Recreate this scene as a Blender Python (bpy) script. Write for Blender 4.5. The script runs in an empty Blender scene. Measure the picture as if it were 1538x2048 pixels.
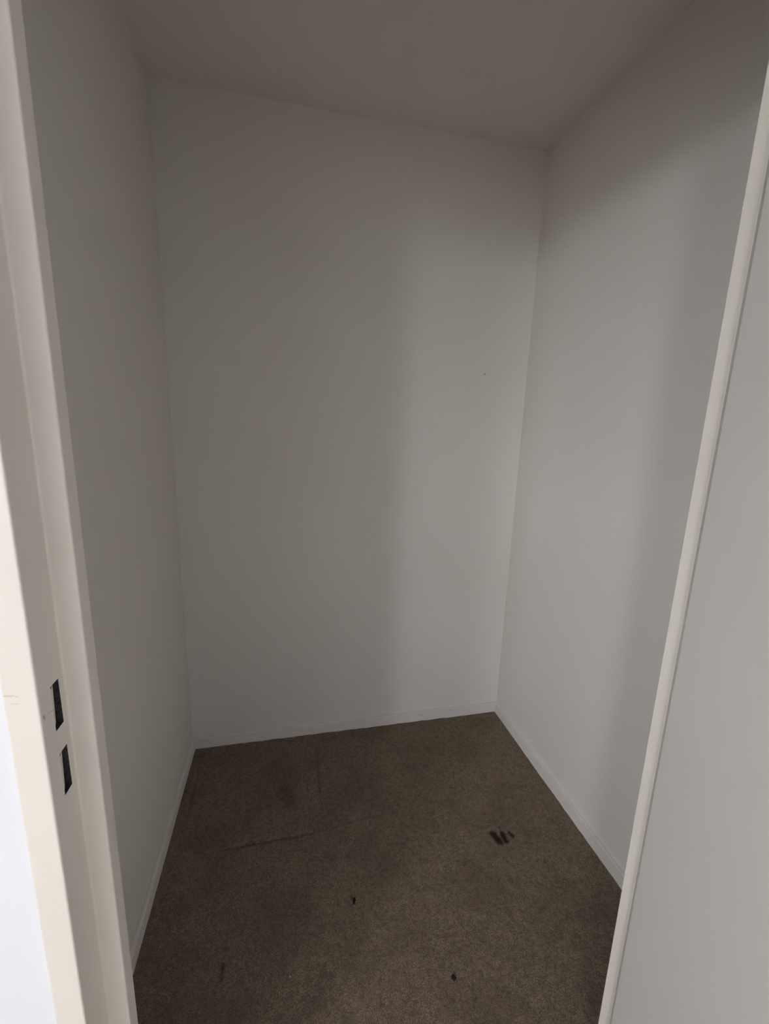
import bpy, bmesh, math
import numpy as np
from mathutils import Matrix, Vector

# ------------------------------------------------------------------ scene
scene = bpy.context.scene
COL = scene.collection

# ---- camera: phone ultra-wide held at chest height, pitched down, slight roll
cam_d = bpy.data.cameras.new('camera')
cam = bpy.data.objects.new('camera', cam_d); COL.objects.link(cam)
EYE = 1.4
right = Vector((0.97577828, -0.21659206, 0.03073465))
up = Vector((0.01452103, 0.20431186, 0.97879814))
fwd = Vector((0.21827936, 0.95464367, -0.20250822))
m = Matrix((right, up, -fwd)).transposed().to_4x4()
m.translation = Vector((0, 0, EYE))
cam.matrix_world = m
cam_d.sensor_fit = 'VERTICAL'
cam_d.sensor_height = 24.0
cam_d.lens = 24.0 * 864.656 / 2048.0
cam_d.clip_start = 0.02
scene.camera = cam

# ---- sky: bright overcast daylight outside the room's window
world = bpy.data.worlds.new('overcast_sky'); scene.world = world
world.use_nodes = True
bg = world.node_tree.nodes['Background']
bg.inputs[0].default_value = (0.94, 0.97, 1.0, 1)
bg.inputs[1].default_value = 6.0

# ---- exposure
vs = scene.view_settings
vs.view_transform = 'Standard'; vs.look = 'None'; vs.gamma = 1.0
vs.use_curve_mapping = False
vs.exposure = 2.0

# ---- dimensions (metres, fitted to the photograph)
XL, XR, YB, ZC = -0.4145, 1.0095, 1.759, 2.455      # closet walls and ceiling
YF, YS, YE = 0.456, 0.507, 0.530                    # frame face, stop face, frame end
JL, SL = -0.250, -0.225                             # left reveal, left stop
JR, SR = 0.613, 0.598                               # right reveal, right stop
HEAD = 2.13
RX0, RX1, RY0 = -2.00, 1.30, -3.45                   # room the camera stands in
WINS = ((-3.26, -2.42), (-1.80, -1.10))              # two openings in the unseen left wall; near one added for its light
WZ0, WZ1 = 0.95, 2.38

def window_portal(name, centre, inward, w, h):
    l = bpy.data.lights.new(name, 'AREA')
    l.shape = 'RECTANGLE'; l.size = w; l.size_y = h
    l.cycles.is_portal = True
    o = bpy.data.objects.new(name, l); COL.objects.link(o)
    z = -Vector(inward); y = Vector((0, 0, 1)); x = y.cross(z)
    mm = Matrix((x, y, z)).transposed().to_4x4()
    mm.translation = Vector(centre)
    o.matrix_world = mm
for nm, (wy0, wy1) in zip(('window_left_far_offscreen', 'window_near_added_offscreen'), WINS):
    window_portal(nm, (RX0 - .10, (wy0 + wy1) / 2, (WZ0 + WZ1) / 2), (1, 0, 0), wy1 - wy0, WZ1 - WZ0)

# ------------------------------------------------------------------ materials
class NT:
    def __init__(s, name):
        s.m = bpy.data.materials.new(name); s.m.use_nodes = True
        s.t = s.m.node_tree; s.n = s.t.nodes; s.l = s.t.links
        s.b = s.n['Principled BSDF']
    def node(s, typ, **kw):
        n = s.n.new(typ)
        for k, v in kw.items(): setattr(n, k, v)
        return n
    def put(s, sock, v):
        if hasattr(v, 'links') or isinstance(v, bpy.types.NodeSocket): s.l.new(v, sock)
        else: sock.default_value = v
    def math(s, op, a, b=0.0, clamp=False):
        n = s.node('ShaderNodeMath', operation=op, use_clamp=clamp)
        s.put(n.inputs[0], a); s.put(n.inputs[1], b); return n.outputs[0]
    def vmath(s, op, a, b=(0, 0, 0), scale=None):
        n = s.node('ShaderNodeVectorMath', operation=op)
        s.put(n.inputs[0], a); s.put(n.inputs[1], b)
        if scale is not None: s.put(n.inputs[3], scale)
        return n.outputs['Value'] if op in ('DOT_PRODUCT', 'LENGTH') else n.outputs[0]
    def pos(s):
        if not hasattr(s, '_p'): s._p = s.node('ShaderNodeNewGeometry').outputs['Position']
        return s._p
    def noise(s, scale, detail=3, rough=.55, vec=None, sc3=None):
        v = vec or s.pos()
        if sc3: v = s.vmath('MULTIPLY', v, sc3)
        n = s.node('ShaderNodeTexNoise'); s.l.new(v, n.inputs['Vector'])
        n.inputs['Scale'].default_value = scale; n.inputs['Detail'].default_value = detail
        n.inputs['Roughness'].default_value = rough
        return n.outputs['Fac']
    def ramp(s, v, a, b, c=0.0, d=1.0):
        n = s.node('ShaderNodeMapRange', interpolation_type='SMOOTHSTEP')
        for i, q in enumerate((v, a, b, c, d)): s.put(n.inputs[i], q)
        return n.outputs[0]
    def capsule(s, a, b, r, soft, wob=None):
        """soft mask of a dab running from a to b, radius r"""
        a = Vector(a); b = Vector(b); ba = b - a
        pa = s.vmath('SUBTRACT', s.pos(), tuple(a))
        if ba.length > 1e-6:
            h = s.math('DIVIDE', s.vmath('DOT_PRODUCT', pa, tuple(ba)), ba.length_squared, clamp=True)
            pa = s.vmath('SUBTRACT', pa, s.vmath('SCALE', tuple(ba), scale=h))
        d = s.vmath('LENGTH', pa)
        if wob is not None: d = s.math('ADD', d, wob)
        return s.ramp(d, r + soft, max(r - soft, 0.0))
    def mix(s, fac, a, b):
        n = s.node('ShaderNodeMix', data_type='RGBA')
        s.put(n.inputs[0], fac)
        for i, v in ((6, a), (7, b)):
            if isinstance(v, tuple): n.inputs[i].default_value = (*v, 1) if len(v) == 3 else v
            else: s.l.new(v, n.inputs[i])
        return n.outputs[2]
    def bump(s, h, strength, dist):
        n = s.node('ShaderNodeBump'); s.l.new(h, n.inputs['Height'])
        n.inputs['Strength'].default_value = strength; n.inputs['Distance'].default_value = dist
        s.l.new(n.outputs[0], s.b.inputs['Normal'])
    def color(s, c): s.put(s.b.inputs['Base Color'], (*c, 1) if isinstance(c, tuple) else c)

def paint(name, c0, c1, rough=.6, nscale=2.2, bump=.12, bscale=260, spec=.4):
    t = NT(name)
    t.color(t.mix(t.ramp(t.noise(nscale, 4), .3, .7), c0, c1))
    t.b.inputs['Roughness'].default_value = rough
    t.b.inputs['Specular IOR Level'].default_value = spec
    t.bump(t.noise(bscale, 2), bump, .0008)
    return t
M = {}
M['closet_wall'] = paint('closet_wall_paint', (.83, .79, .74), (.855, .815, .765), .75, 1.6).m
M['closet_ceiling'] = paint('closet_ceiling_paint', (.80, .76, .71), (.83, .79, .74), .85, 2.0).m
M['room_wall'] = paint('room_wall_paint', (.84, .845, .885), (.87, .875, .915), .8, 1.2).m
M['skirting'] = paint('skirting_paint', (.82, .785, .745), (.86, .825, .785), .5, 14).m
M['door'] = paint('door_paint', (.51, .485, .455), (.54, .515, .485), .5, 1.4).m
M['ground'] = paint('ground_asphalt', (.16, .16, .16), (.22, .22, .21), .9, .5, .3, 30).m

# cream gloss frame paint, with the scuffs the photo shows around the strikes
t = paint('frame_paint', (.82, .772, .695), (.85, .802, .725), .42, 9, .1, 120)
base = t.b.inputs['Base Color'].links[0].from_socket
w = t.math('MULTIPLY', t.math('SUBTRACT', t.noise(420, 3), .5), .004)
s1 = t.math('MAXIMUM', t.capsule((-.279, YF, 1.1213), (-.268, YF, 1.1199), .0006, .0007, w),
            t.math('MULTIPLY', t.capsule((-.2745, YF, 1.1121), (-.2635, YF, 1.1109), .0004, .0006, w), .6))
s2 = t.math('MAXIMUM', t.capsule((JL, .4612, 1.0912), (JL, .4618, 1.0880), .0012, .0012, w),
            t.math('MULTIPLY', t.capsule((JL, .4630, 1.0895), (JL, .4786, 1.0858), .0003, .0005, w), .6))
c = t.mix(t.math('MULTIPLY', s1, .55), base, (.62, .42, .24))
t.color(t.mix(t.math('MULTIPLY', s2, .7), c, (.16, .13, .11)))
M['frame'] = t.m

t = NT('strike_steel_shade'); t.color(t.mix(t.ramp(t.noise(300, 3), .35, .65), (.035, .035, .042), (.085, .078, .08)))  # dark steel; part of its darkness is hole shade put into the colour
t.b.inputs['Roughness'].default_value = .6; t.b.inputs['Metallic'].default_value = .3
M['steel'] = t.m
t = NT('brushed_aluminium'); t.color((.6, .6, .6)); t.b.inputs['Metallic'].default_value = 1
t.b.inputs['Roughness'].default_value = .35; t.bump(t.noise(200, 2), .1, .0004); M['alu'] = t.m
t = NT('nail_dark'); t.color(t.mix(t.noise(500), (.05, .04, .035), (.10, .085, .07))); M['nail'] = t.m
t = NT('black_crumb'); t.color(t.mix(t.noise(600), (.004, .004, .004), (.012, .010, .009)))
t.b.inputs['Roughness'].default_value = .8; M['crumb'] = t.m
t = NT('white_lint'); t.color(t.mix(t.noise(600), (.7, .68, .64), (.85, .83, .8))); M['lint'] = t.m

# window glass: a thin pane
t = NT('window_glass')
tr = t.node('ShaderNodeBsdfTransparent'); gl = t.node('ShaderNodeBsdfGlossy'); gl.inputs['Roughness'].default_value = .02
mx = t.node('ShaderNodeMixShader'); mx.inputs[0].default_value = .05
t.l.new(tr.outputs[0], mx.inputs[1]); t.l.new(gl.outputs[0], mx.inputs[2])
t.l.new(mx.outputs[0], t.n['Material Output'].inputs['Surface'])
M['glass'] = t.m

# room floor (behind the camera): grey-brown boards
t = NT('room_floor'); t.color(t.mix(t.noise(3, 5, .6, sc3=(1, 14, 1)), (.34, .25, .17), (.44, .34, .24)))
t.b.inputs['Roughness'].default_value = .5; M['room_floor'] = t.m

# brown low-pile carpet, worn and stained
t = NT('brown_carpet')
fib = t.noise(330, 4, .75); mid = t.noise(75, 5, .75); big = t.noise(5.5, 4, .6)
c = t.mix(t.ramp(fib, .34, .66), (.130, .096, .068), (.40, .314, .228))
c = t.mix(t.math('MULTIPLY', t.ramp(mid, .56, .36), .62), c, (.14, .105, .078))
c = t.mix(t.math('MULTIPLY', t.ramp(big, .56, .36), .38), c, (.15, .110, .082))
wob = t.math('MULTIPLY', t.math('SUBTRACT', t.noise(130, 3), .5), .013)
wob2 = t.math('MULTIPLY', t.math('SUBTRACT', t.noise(70, 4), .5), .009)
# the three-dab stain with paler ridges of pile between
st = t.capsule((.689, 1.137, 0), (.697, 1.106, 0), .0135, .007, wob)
st = t.math('MAXIMUM', st, t.capsule((.7205, 1.158, 0), (.7215, 1.140, 0), .0035, .004, wob))
st = t.math('MAXIMUM', st, t.capsule((.7205, 1.135, 0), (.7200, 1.106, 0), .0105, .005, wob))
st = t.math('MAXIMUM', st, t.capsule((.7470, 1.130, 0), (.7515, 1.115, 0), .0075, .006, wob))
c = t.mix(t.math('MULTIPLY', st, .88), c, (.012, .008, .006))
# one irregular mark of dirt on the crease (the creases themselves are grooves in the mesh)
cr = t.math('MULTIPLY', t.capsule((-.165, 1.259, 0), (-.13, 1.262, 0), .006, .006, wob2), .9)
c = t.mix(cr, c, (.018, .012, .009))
# blotches
bl = t.math('MULTIPLY', t.capsule((-.03, 1.45, 0), (-.01, 1.40, 0), .012, .045, wob2), .6)
bl = t.math('MAXIMUM', bl, t.math('MULTIPLY', t.capsule((.430, .722, 0), (.442, .735, 0), .0035, .005, wob2), 1.4))
bl = t.math('MAXIMUM', bl, t.capsule((.169, 1.030, 0), (.172, 1.024, 0), .006, .006, wob2))
bl = t.math('MAXIMUM', bl, t.capsule((-.182, .930, 0), (-.182, .90, 0), .003, .006, wob2))
c = t.mix(t.math('MULTIPLY', bl, .6), c, (.026, .017, .011))
t.color(c)
t.b.inputs['Roughness'].default_value = 1.0; t.b.inputs['Specular IOR Level'].default_value = .1
t.bump(t.math('ADD', fib, t.math('MULTIPLY', mid, .6)), .9, .003)
M['carpet'] = t.m

# ------------------------------------------------------------------ mesh helpers
def link(name, bm, mat, parent=None, smooth=False):
    me = bpy.data.meshes.new(name); bm.normal_update(); bm.to_mesh(me); bm.free()
    me.materials.append(M[mat])
    if smooth:
        for p in me.polygons: p.use_smooth = True
    o = bpy.data.objects.new(name, me); COL.objects.link(o)
    if parent is not None: o.parent = parent
    return o
def tag(o, label, cat=None, kind=None, group=None):
    o['label'] = label
    if cat: o['category'] = cat
    if kind: o['kind'] = kind
    if group: o['group'] = group
    return o
def empty(name, loc=(0, 0, 0), rz=0):
    o = bpy.data.objects.new(name, None); COL.objects.link(o)
    o.location = loc; o.rotation_euler = (0, 0, rz); o.empty_display_size = .1
    return o
def box(bm, x0, x1, y0, y1, z0, z1, bev=0):
    v = [bm.verts.new((x, y, z)) for x in (x0, x1) for y in (y0, y1) for z in (z0, z1)]
    fs = [bm.faces.new([v[i] for i in q]) for q in
          ((0, 1, 3, 2), (4, 6, 7, 5), (0, 4, 5, 1), (2, 3, 7, 6), (0, 2, 6, 4), (1, 5, 7, 3))]
    if bev:
        bmesh.ops.bevel(bm, geom=list({e for f in fs for e in f.edges}), offset=bev, segments=3,
                        affect='EDGES', profile=.5)
    return bm
def bx(*a, bev=0): return box(bmesh.new(), *a, bev=bev)
def struct(name, bm, mat, label, cat):
    return tag(link(name, bm, mat), label, cat, 'structure')
def disc(r, th, n=14):
    bm = bmesh.new()
    bmesh.ops.create_cone(bm, cap_ends=True, segments=n, radius1=r, radius2=r * .75, depth=th)
    return bm

# ------------------------------------------------------------------ closet shell
T = .09
wl = struct('wall_left', bx(XL - T, XL, YE, YB + T, 0, ZC), 'closet_wall', 'plain off-white closet wall beside the strike jamb', 'wall')
wb = struct('wall_back', bx(XL, XR, YB, YB + T, 0, ZC), 'closet_wall', 'plain off-white wall at the end of the closet', 'wall')
wr = struct('wall_right', bx(XR, XR + T, YE, YB + T, 0, ZC), 'closet_wall', 'plain off-white closet wall behind the open door', 'wall')
struct('ceiling', bx(XL - T, XR + T, YE, YB + T, ZC, ZC + .1), 'closet_ceiling', 'plain dim closet ceiling above the bare walls', 'ceiling')

# carpet: a real relief of pile, with the pressed creases as grooves
def carpet():
    rng = np.random.default_rng(5)
    x0, x1, y0, y1 = XL - .01, XR + .01, YF - .02, YB + .01
    st = .0045; nx = int((x1 - x0) / st); ny = int((y1 - y0) / st)
    xs = np.linspace(x0, x1, nx + 1); ys = np.linspace(y0, y1, ny + 1)
    X, Y = np.meshgrid(xs, ys)
    Z = rng.normal(0, .0005, X.shape)
    def smooth(a, k):
        for _ in range(k):
            a = (a + np.roll(a, 1, 0) + np.roll(a, -1, 0) + np.roll(a, 1, 1) + np.roll(a, -1, 1)) / 5
        return a
    Z += smooth(rng.normal(0, 1, X.shape), 12) * .0045 + smooth(rng.normal(0, 1, X.shape), 60) * .008
    def groove(ax, ay, bxx, by, wd, dp):
        d = np.array([bxx - ax, by - ay]); L = (d ** 2).sum()
        h = np.clip(((X - ax) * d[0] + (Y - ay) * d[1]) / L, 0, 1)
        q = np.hypot(X - ax - h * d[0], Y - ay - h * d[1])
        return -dp * np.exp(-(q / wd) ** 2)
    Z += groove(.104, 1.72, .099, 1.33, .0062, .0075)
    Z += groove(-.23, 1.261, .06, 1.264, .0062, .0065)
    Z += groove(.06, 1.264, .31, 1.292, .006, .0025)
    Z += groove(-.372, 1.62, -.371, 1.40, .006, .0050)
    Z += groove(.690, 1.137, .697, 1.106, .011, .002) + groove(.7205, 1.135, .720, 1.106, .010, .002)
    Z += groove(.590, 1.68, .592, 1.56, .006, .0035)
    Z -= Z.max()
    Z = np.clip(Z, -.018, 0)
    V = np.stack([X, Y, Z], -1).reshape(-1, 3)
    i = np.arange(ny)[:, None] * (nx + 1) + np.arange(nx)[None]
    F = np.stack([i, i + 1, i + nx + 2, i + nx + 1], -1).reshape(-1, 4)
    me = bpy.data.meshes.new('floor')
    me.vertices.add(len(V)); me.vertices.foreach_set('co', V.ravel())
    me.loops.add(F.size); me.loops.foreach_set('vertex_index', F.ravel().astype(np.int32))
    me.polygons.add(len(F)); me.polygons.foreach_set('loop_start', np.arange(0, F.size, 4, dtype=np.int32))
    me.update(); me.validate()
    me.polygons.foreach_set('use_smooth', np.ones(len(F), dtype=bool))
    me.materials.append(M['carpet'])
    o = bpy.data.objects.new('floor', me); COL.objects.link(o)
    return tag(o, 'worn brown low-pile carpet with creases and a dark stain', 'floor', 'structure')
floor = carpet()

# skirting strips, slim with an eased top edge
BH, BT = .046, .011
def skirting(name, x0, x1, y0, y1, label):
    o = struct(name, bx(x0, x1, y0, y1, -.018, BH, bev=.0022), 'skirting', label, 'baseboard')
    for p in o.data.polygons: p.use_smooth = False
    return o
bb = skirting('baseboard_back', XL, XR, YB - BT, YB, 'slim white skirting along the end wall of the closet')
bl_ = skirting('baseboard_left', XL, XL + BT, YE, YB - BT, 'slim white skirting below the wall beside the strike jamb')
br = skirting('baseboard_right', XR - BT, XR, YE, YB - BT, 'slim white skirting below the wall behind the open door')
nail_me = None
def nail(parent, loc, axis, r):
    o = link('nail_head', disc(r, .0012), 'nail', parent)
    o.rotation_euler = (math.pi / 2, 0, 0) if axis == 'y' else (0, -math.pi / 2, 0)
    o.location = loc
for x, z, r in ((.761, .036, .0018), (.604, .027, .0022), (.546, .024, .0017)):
    nail(bb, (x, YB - BT - .0003, z), 'y', r)
for y, z, r in ((1.366, .034, .0018), (1.348, .027, .0018)):
    nail(br, (XR - BT - .0003, y, z), 'x', r)
nail(wb, (.8146, YB - .0003, 1.612), 'y', .0026)

# ------------------------------------------------------------------ door frame
def arc_profile(pts, r, n=5):
    """round every inner corner of an open 2-D polyline"""
    out = [pts[0]]
    for a, b, c in zip(pts, pts[1:], pts[2:]):
        a, b, c = map(Vector, (a, b, c))
        u = (a - b).normalized(); v = (c - b).normalized()
        p0 = b + u * r; p1 = b + v * r
        for k in range(n + 1):
            f = k / n
            out.append(tuple((1 - f) ** 2 * p0 + 2 * f * (1 - f) * b + f * f * p1))
    out.append(pts[-1]); return out
H1 = (.4790, .4957, 1.0590, 1.1127)     # latch hole  y0 y1 z0 z1 on the reveal
H2 = (.4792, .4956, .9766, 1.0300)      # bolt hole

trim = tag(empty('trim_1', (0, YF, 0)), 'cream painted door frame around the closet opening', 'door frame', 'structure')
OFF = Vector((0, YF, 0))
def shift(bm):
    bmesh.ops.translate(bm, verts=bm.verts, vec=-OFF); return bm

def jamb(side, reveal, stop, outer, holes):
    s = side
    pts = [(outer, YE), (outer, YF), (reveal, YF), (reveal, YS), (stop, YS), (stop, YE)]
    prof = arc_profile(pts, .0028 if holes else .0009)
    if holes:   # insert the hole edges along the reveal
        k = [i for i, p in enumerate(prof) if abs(p[0] - reveal) < 1e-6 and YF + .002 < p[1] < YS - .001]
        i = k[0]; prof[i + 1:i + 1] = [(reveal, .4790), (reveal, .4957)]
    prof.append((outer, YE))
    zs = [-.012] + ([H2[2], H2[3], H1[2], H1[3]] if holes else []) + [HEAD + .001]
    bm = bmesh.new()
    V = [[bm.verts.new((x, y, z)) for x, y in prof[:-1]] for z in zs]
    n = len(V[0])
    for j in range(len(zs) - 1):
        for i in range(n):
            a, b = i, (i + 1) % n
            if holes and j in (1, 3) and abs(prof[a][0] - reveal) < 1e-6 and abs(prof[a][1] - .4790) < 1e-6: continue
            q = [V[j][a], V[j][b], V[j + 1][b], V[j + 1][a]]
            bm.faces.new(q if s > 0 else q[::-1])
    bmesh.ops.recalc_face_normals(bm, faces=bm.faces)
    o = link('jamb', shift(bm), 'frame', trim)
    return o
jl = jamb(1, JL, SL, -.2812, True)
jr = jamb(-1, JR, SR, .645, False)
# head across the top
bm = bmesh.new(); box(bm, -.2812, .645, YF, YE, HEAD, HEAD + .032, bev=.0025)
link('head', shift(bm), 'frame', trim)
bm = bmesh.new(); box(bm, SL - .02, SR + .01, YS, YE, HEAD - .025, HEAD + .002, bev=.0025)
link('head_stop', shift(bm), 'frame', trim)

def pocket(h):
    y0, y1, z0, z1 = h; d = .016; x0 = JL - d; x1 = JL - .0004; g = .0012
    bm = bmesh.new()
    # an open steel box behind the hole: five walls with thickness
    box(bm, x0 - g, x0, y0 - g, y1 + g, z0 - g, z1 + g)
    box(bm, x0, x1, y0 - g, y0, z0, z1); box(bm, x0, x1, y1, y1 + g, z0, z1)
    box(bm, x0, x1, y0 - g, y1 + g, z0 - g, z0); box(bm, x0, x1, y0 - g, y1 + g, z1, z1 + g)
    p = link('strike_pocket', shift(bm), 'steel', trim); p['label'] = 'dark hole for the door latch'
    # tongue bent in from the near edge
    bm = bmesh.new(); th = .0006
    prof = [(JL, y0 - .0004), (JL - .0030, y0 + .0106), (JL - .0030 - th, y0 + .0106 - th), (JL - th, y0 - .0004)]
    a = [bm.verts.new((x, y, z1 - .0035)) for x, y in prof]
    b = [bm.verts.new((x, y if i in (0, 3) else y - .003, z0 + .0060)) for i, (x, y) in enumerate(prof)]
    for i in range(4): bm.faces.new((a[i], a[(i + 1) % 4], b[(i + 1) % 4], b[i]))
    bm.faces.new(a[::-1]); bm.faces.new(b)
    bmesh.ops.recalc_face_normals(bm, faces=bm.faces)
    link('strike_tongue', shift(bm), 'frame', p)
pocket(H1); pocket(H2)

# ------------------------------------------------------------------ the open door
DOOR_OPEN = 90
HX, HY = .6115, .4825
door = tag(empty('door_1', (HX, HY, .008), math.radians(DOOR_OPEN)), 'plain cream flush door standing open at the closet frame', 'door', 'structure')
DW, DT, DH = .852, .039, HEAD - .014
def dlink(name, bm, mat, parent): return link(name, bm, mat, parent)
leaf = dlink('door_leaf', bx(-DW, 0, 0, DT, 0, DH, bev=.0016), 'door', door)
for z in (.22, 1.0, 1.80):
    bm = bmesh.new()
    bmesh.ops.create_cone(bm, cap_ends=True, segments=16, radius1=.006, radius2=.006, depth=.09,
                          matrix=Matrix.Translation((.003, -.006, z)))
    dlink('hinge', bm, 'alu', door)
for sgn, yb in ((1, DT), (-1, 0)):
    pl = dlink('handle_plate', bx(-DW + .035, -DW + .075, min(yb, yb + sgn * .006), max(yb, yb + sgn * .006), .90, 1.12, bev=.002), 'alu', door)
    bm = bmesh.new(); y = yb + sgn * .045
    bmesh.ops.create_cone(bm, cap_ends=True, segments=16, radius1=.009, radius2=.009, depth=.05,
                          matrix=Matrix.Translation((-DW + .055, yb + sgn * .028, 1.05)) @ Matrix.Rotation(math.pi / 2, 4, 'X'))
    box(bm, -DW + .046, -DW + .165, y - .007, y + .007, 1.040, 1.060, bev=.004)
    dlink('lever', bm, 'alu', pl)

# ------------------------------------------------------------------ the room in front of the closet
WF = YF + .004      # its wall face sits a little behind the frame face
bm = bmesh.new()
box(bm, RX0 - .12, -.2812, WF, YE, 0, ZC); box(bm, .645, RX1 + .1, WF, YE, 0, ZC); box(bm, -.2812, .645, WF, YE, HEAD + .032, ZC)
struct('wall_front', bm, 'room_wall', 'bright white room wall holding the closet door frame', 'wall')
bm = bmesh.new(); x0, x1 = RX0 - .12, RX0
ys = [RY0, *WINS[0], *WINS[1], WF]
for i in (0, 2, 4): box(bm, x0, x1, ys[i], ys[i + 1], 0, ZC)
for wy0, wy1 in WINS: box(bm, x0, x1, wy0, wy1, 0, WZ0); box(bm, x0, x1, wy0, wy1, WZ1, ZC)
struct('wall_window', bm, 'room_wall', 'white room wall with two windows, the near one added', 'wall')
struct('wall_room_right', bx(RX1, RX1 + .1, RY0, WF, 0, ZC), 'room_wall', 'white room wall facing the window', 'wall')
struct('wall_room_back', bx(RX0 - .12, RX1 + .1, RY0 - .1, RY0, 0, ZC), 'room_wall', 'white room wall facing the closet', 'wall')
struct('ceiling_room', bx(RX0 - .12, RX1 + .1, RY0 - .1, YE, ZC, ZC + .1), 'room_wall', 'white ceiling of the room in front of the closet', 'ceiling')
struct('floor_room', bx(RX0 - .12, RX1 + .1, RY0 - .1, YF - .02, -.1, -.004), 'room_floor', 'brown boards of the room in front of the closet', 'floor')
def window(name, loc, rz, w, h, mullions, label):
    win = tag(empty(name, loc, rz), label, 'window', 'structure')
    f = .045; hw = w / 2
    bm = bmesh.new()
    box(bm, -.03, .03, -hw, -hw + f, 0, h); box(bm, -.03, .03, hw - f, hw, 0, h)
    box(bm, -.03, .03, -hw + f, hw - f, 0, f); box(bm, -.03, .03, -hw + f, hw - f, h - f, h)
    e = [-hw + f] + [c + d for c in mullions for d in (-.025, .025)] + [hw - f]
    for c in mullions: box(bm, -.03, .03, c - .025, c + .025, f, h - f)
    link('window_frame', bm, 'frame', win)
    for i in range(0, len(e), 2): link('pane', bx(-.003, .003, e[i], e[i + 1], f, h - f), 'glass', win)
for i, (wy0, wy1) in enumerate(WINS):
    window('window_%d' % (i + 1), (RX0 - .06, (wy0 + wy1) / 2, WZ0), 0, wy1 - wy0, WZ1 - WZ0, [],
           ('white framed window at the far end of the window wall', 'white framed window added out of view for its light')[i])
struct('ground', bx(-40, 40, -40, 40, -.6, -.5), 'ground', 'grey paved ground outside the window', 'ground')

# ------------------------------------------------------------------ crumbs on the carpet
def crumb(name, loc, sx, sy, sz, rz, mat, seed, label):
    bm = bmesh.new(); bmesh.ops.create_icosphere(bm, subdivisions=2, radius=1)
    r = np.random.default_rng(seed)
    for v in bm.verts:
        k = 1 + r.uniform(-.22, .22); v.co = Vector((v.co.x * sx * k, v.co.y * sy * k, v.co.z * sz * k))
    o = link(name, bm, mat, None, True); o.location = loc; o.rotation_euler = (0, 0, rz)
    return tag(o, label, 'crumb')
FZ = -.0035
crumb('crumb', (.1772, 1.0175, FZ), .0045, .0098, .0038, -.25, 'crumb', 3, 'ragged black sliver of dirt on the middle of the brown carpet')
crumb('crumb', (.4022, .7845, FZ), .0060, .0080, .0050, .3, 'crumb', 7, 'small round black crumb on the brown carpet near the doorway')
crumb('lint_speck', (-.0118, .8699, FZ + .001), .0014, .0016, .0012, 0, 'lint', 9, 'tiny white lint speck on the brown carpet')
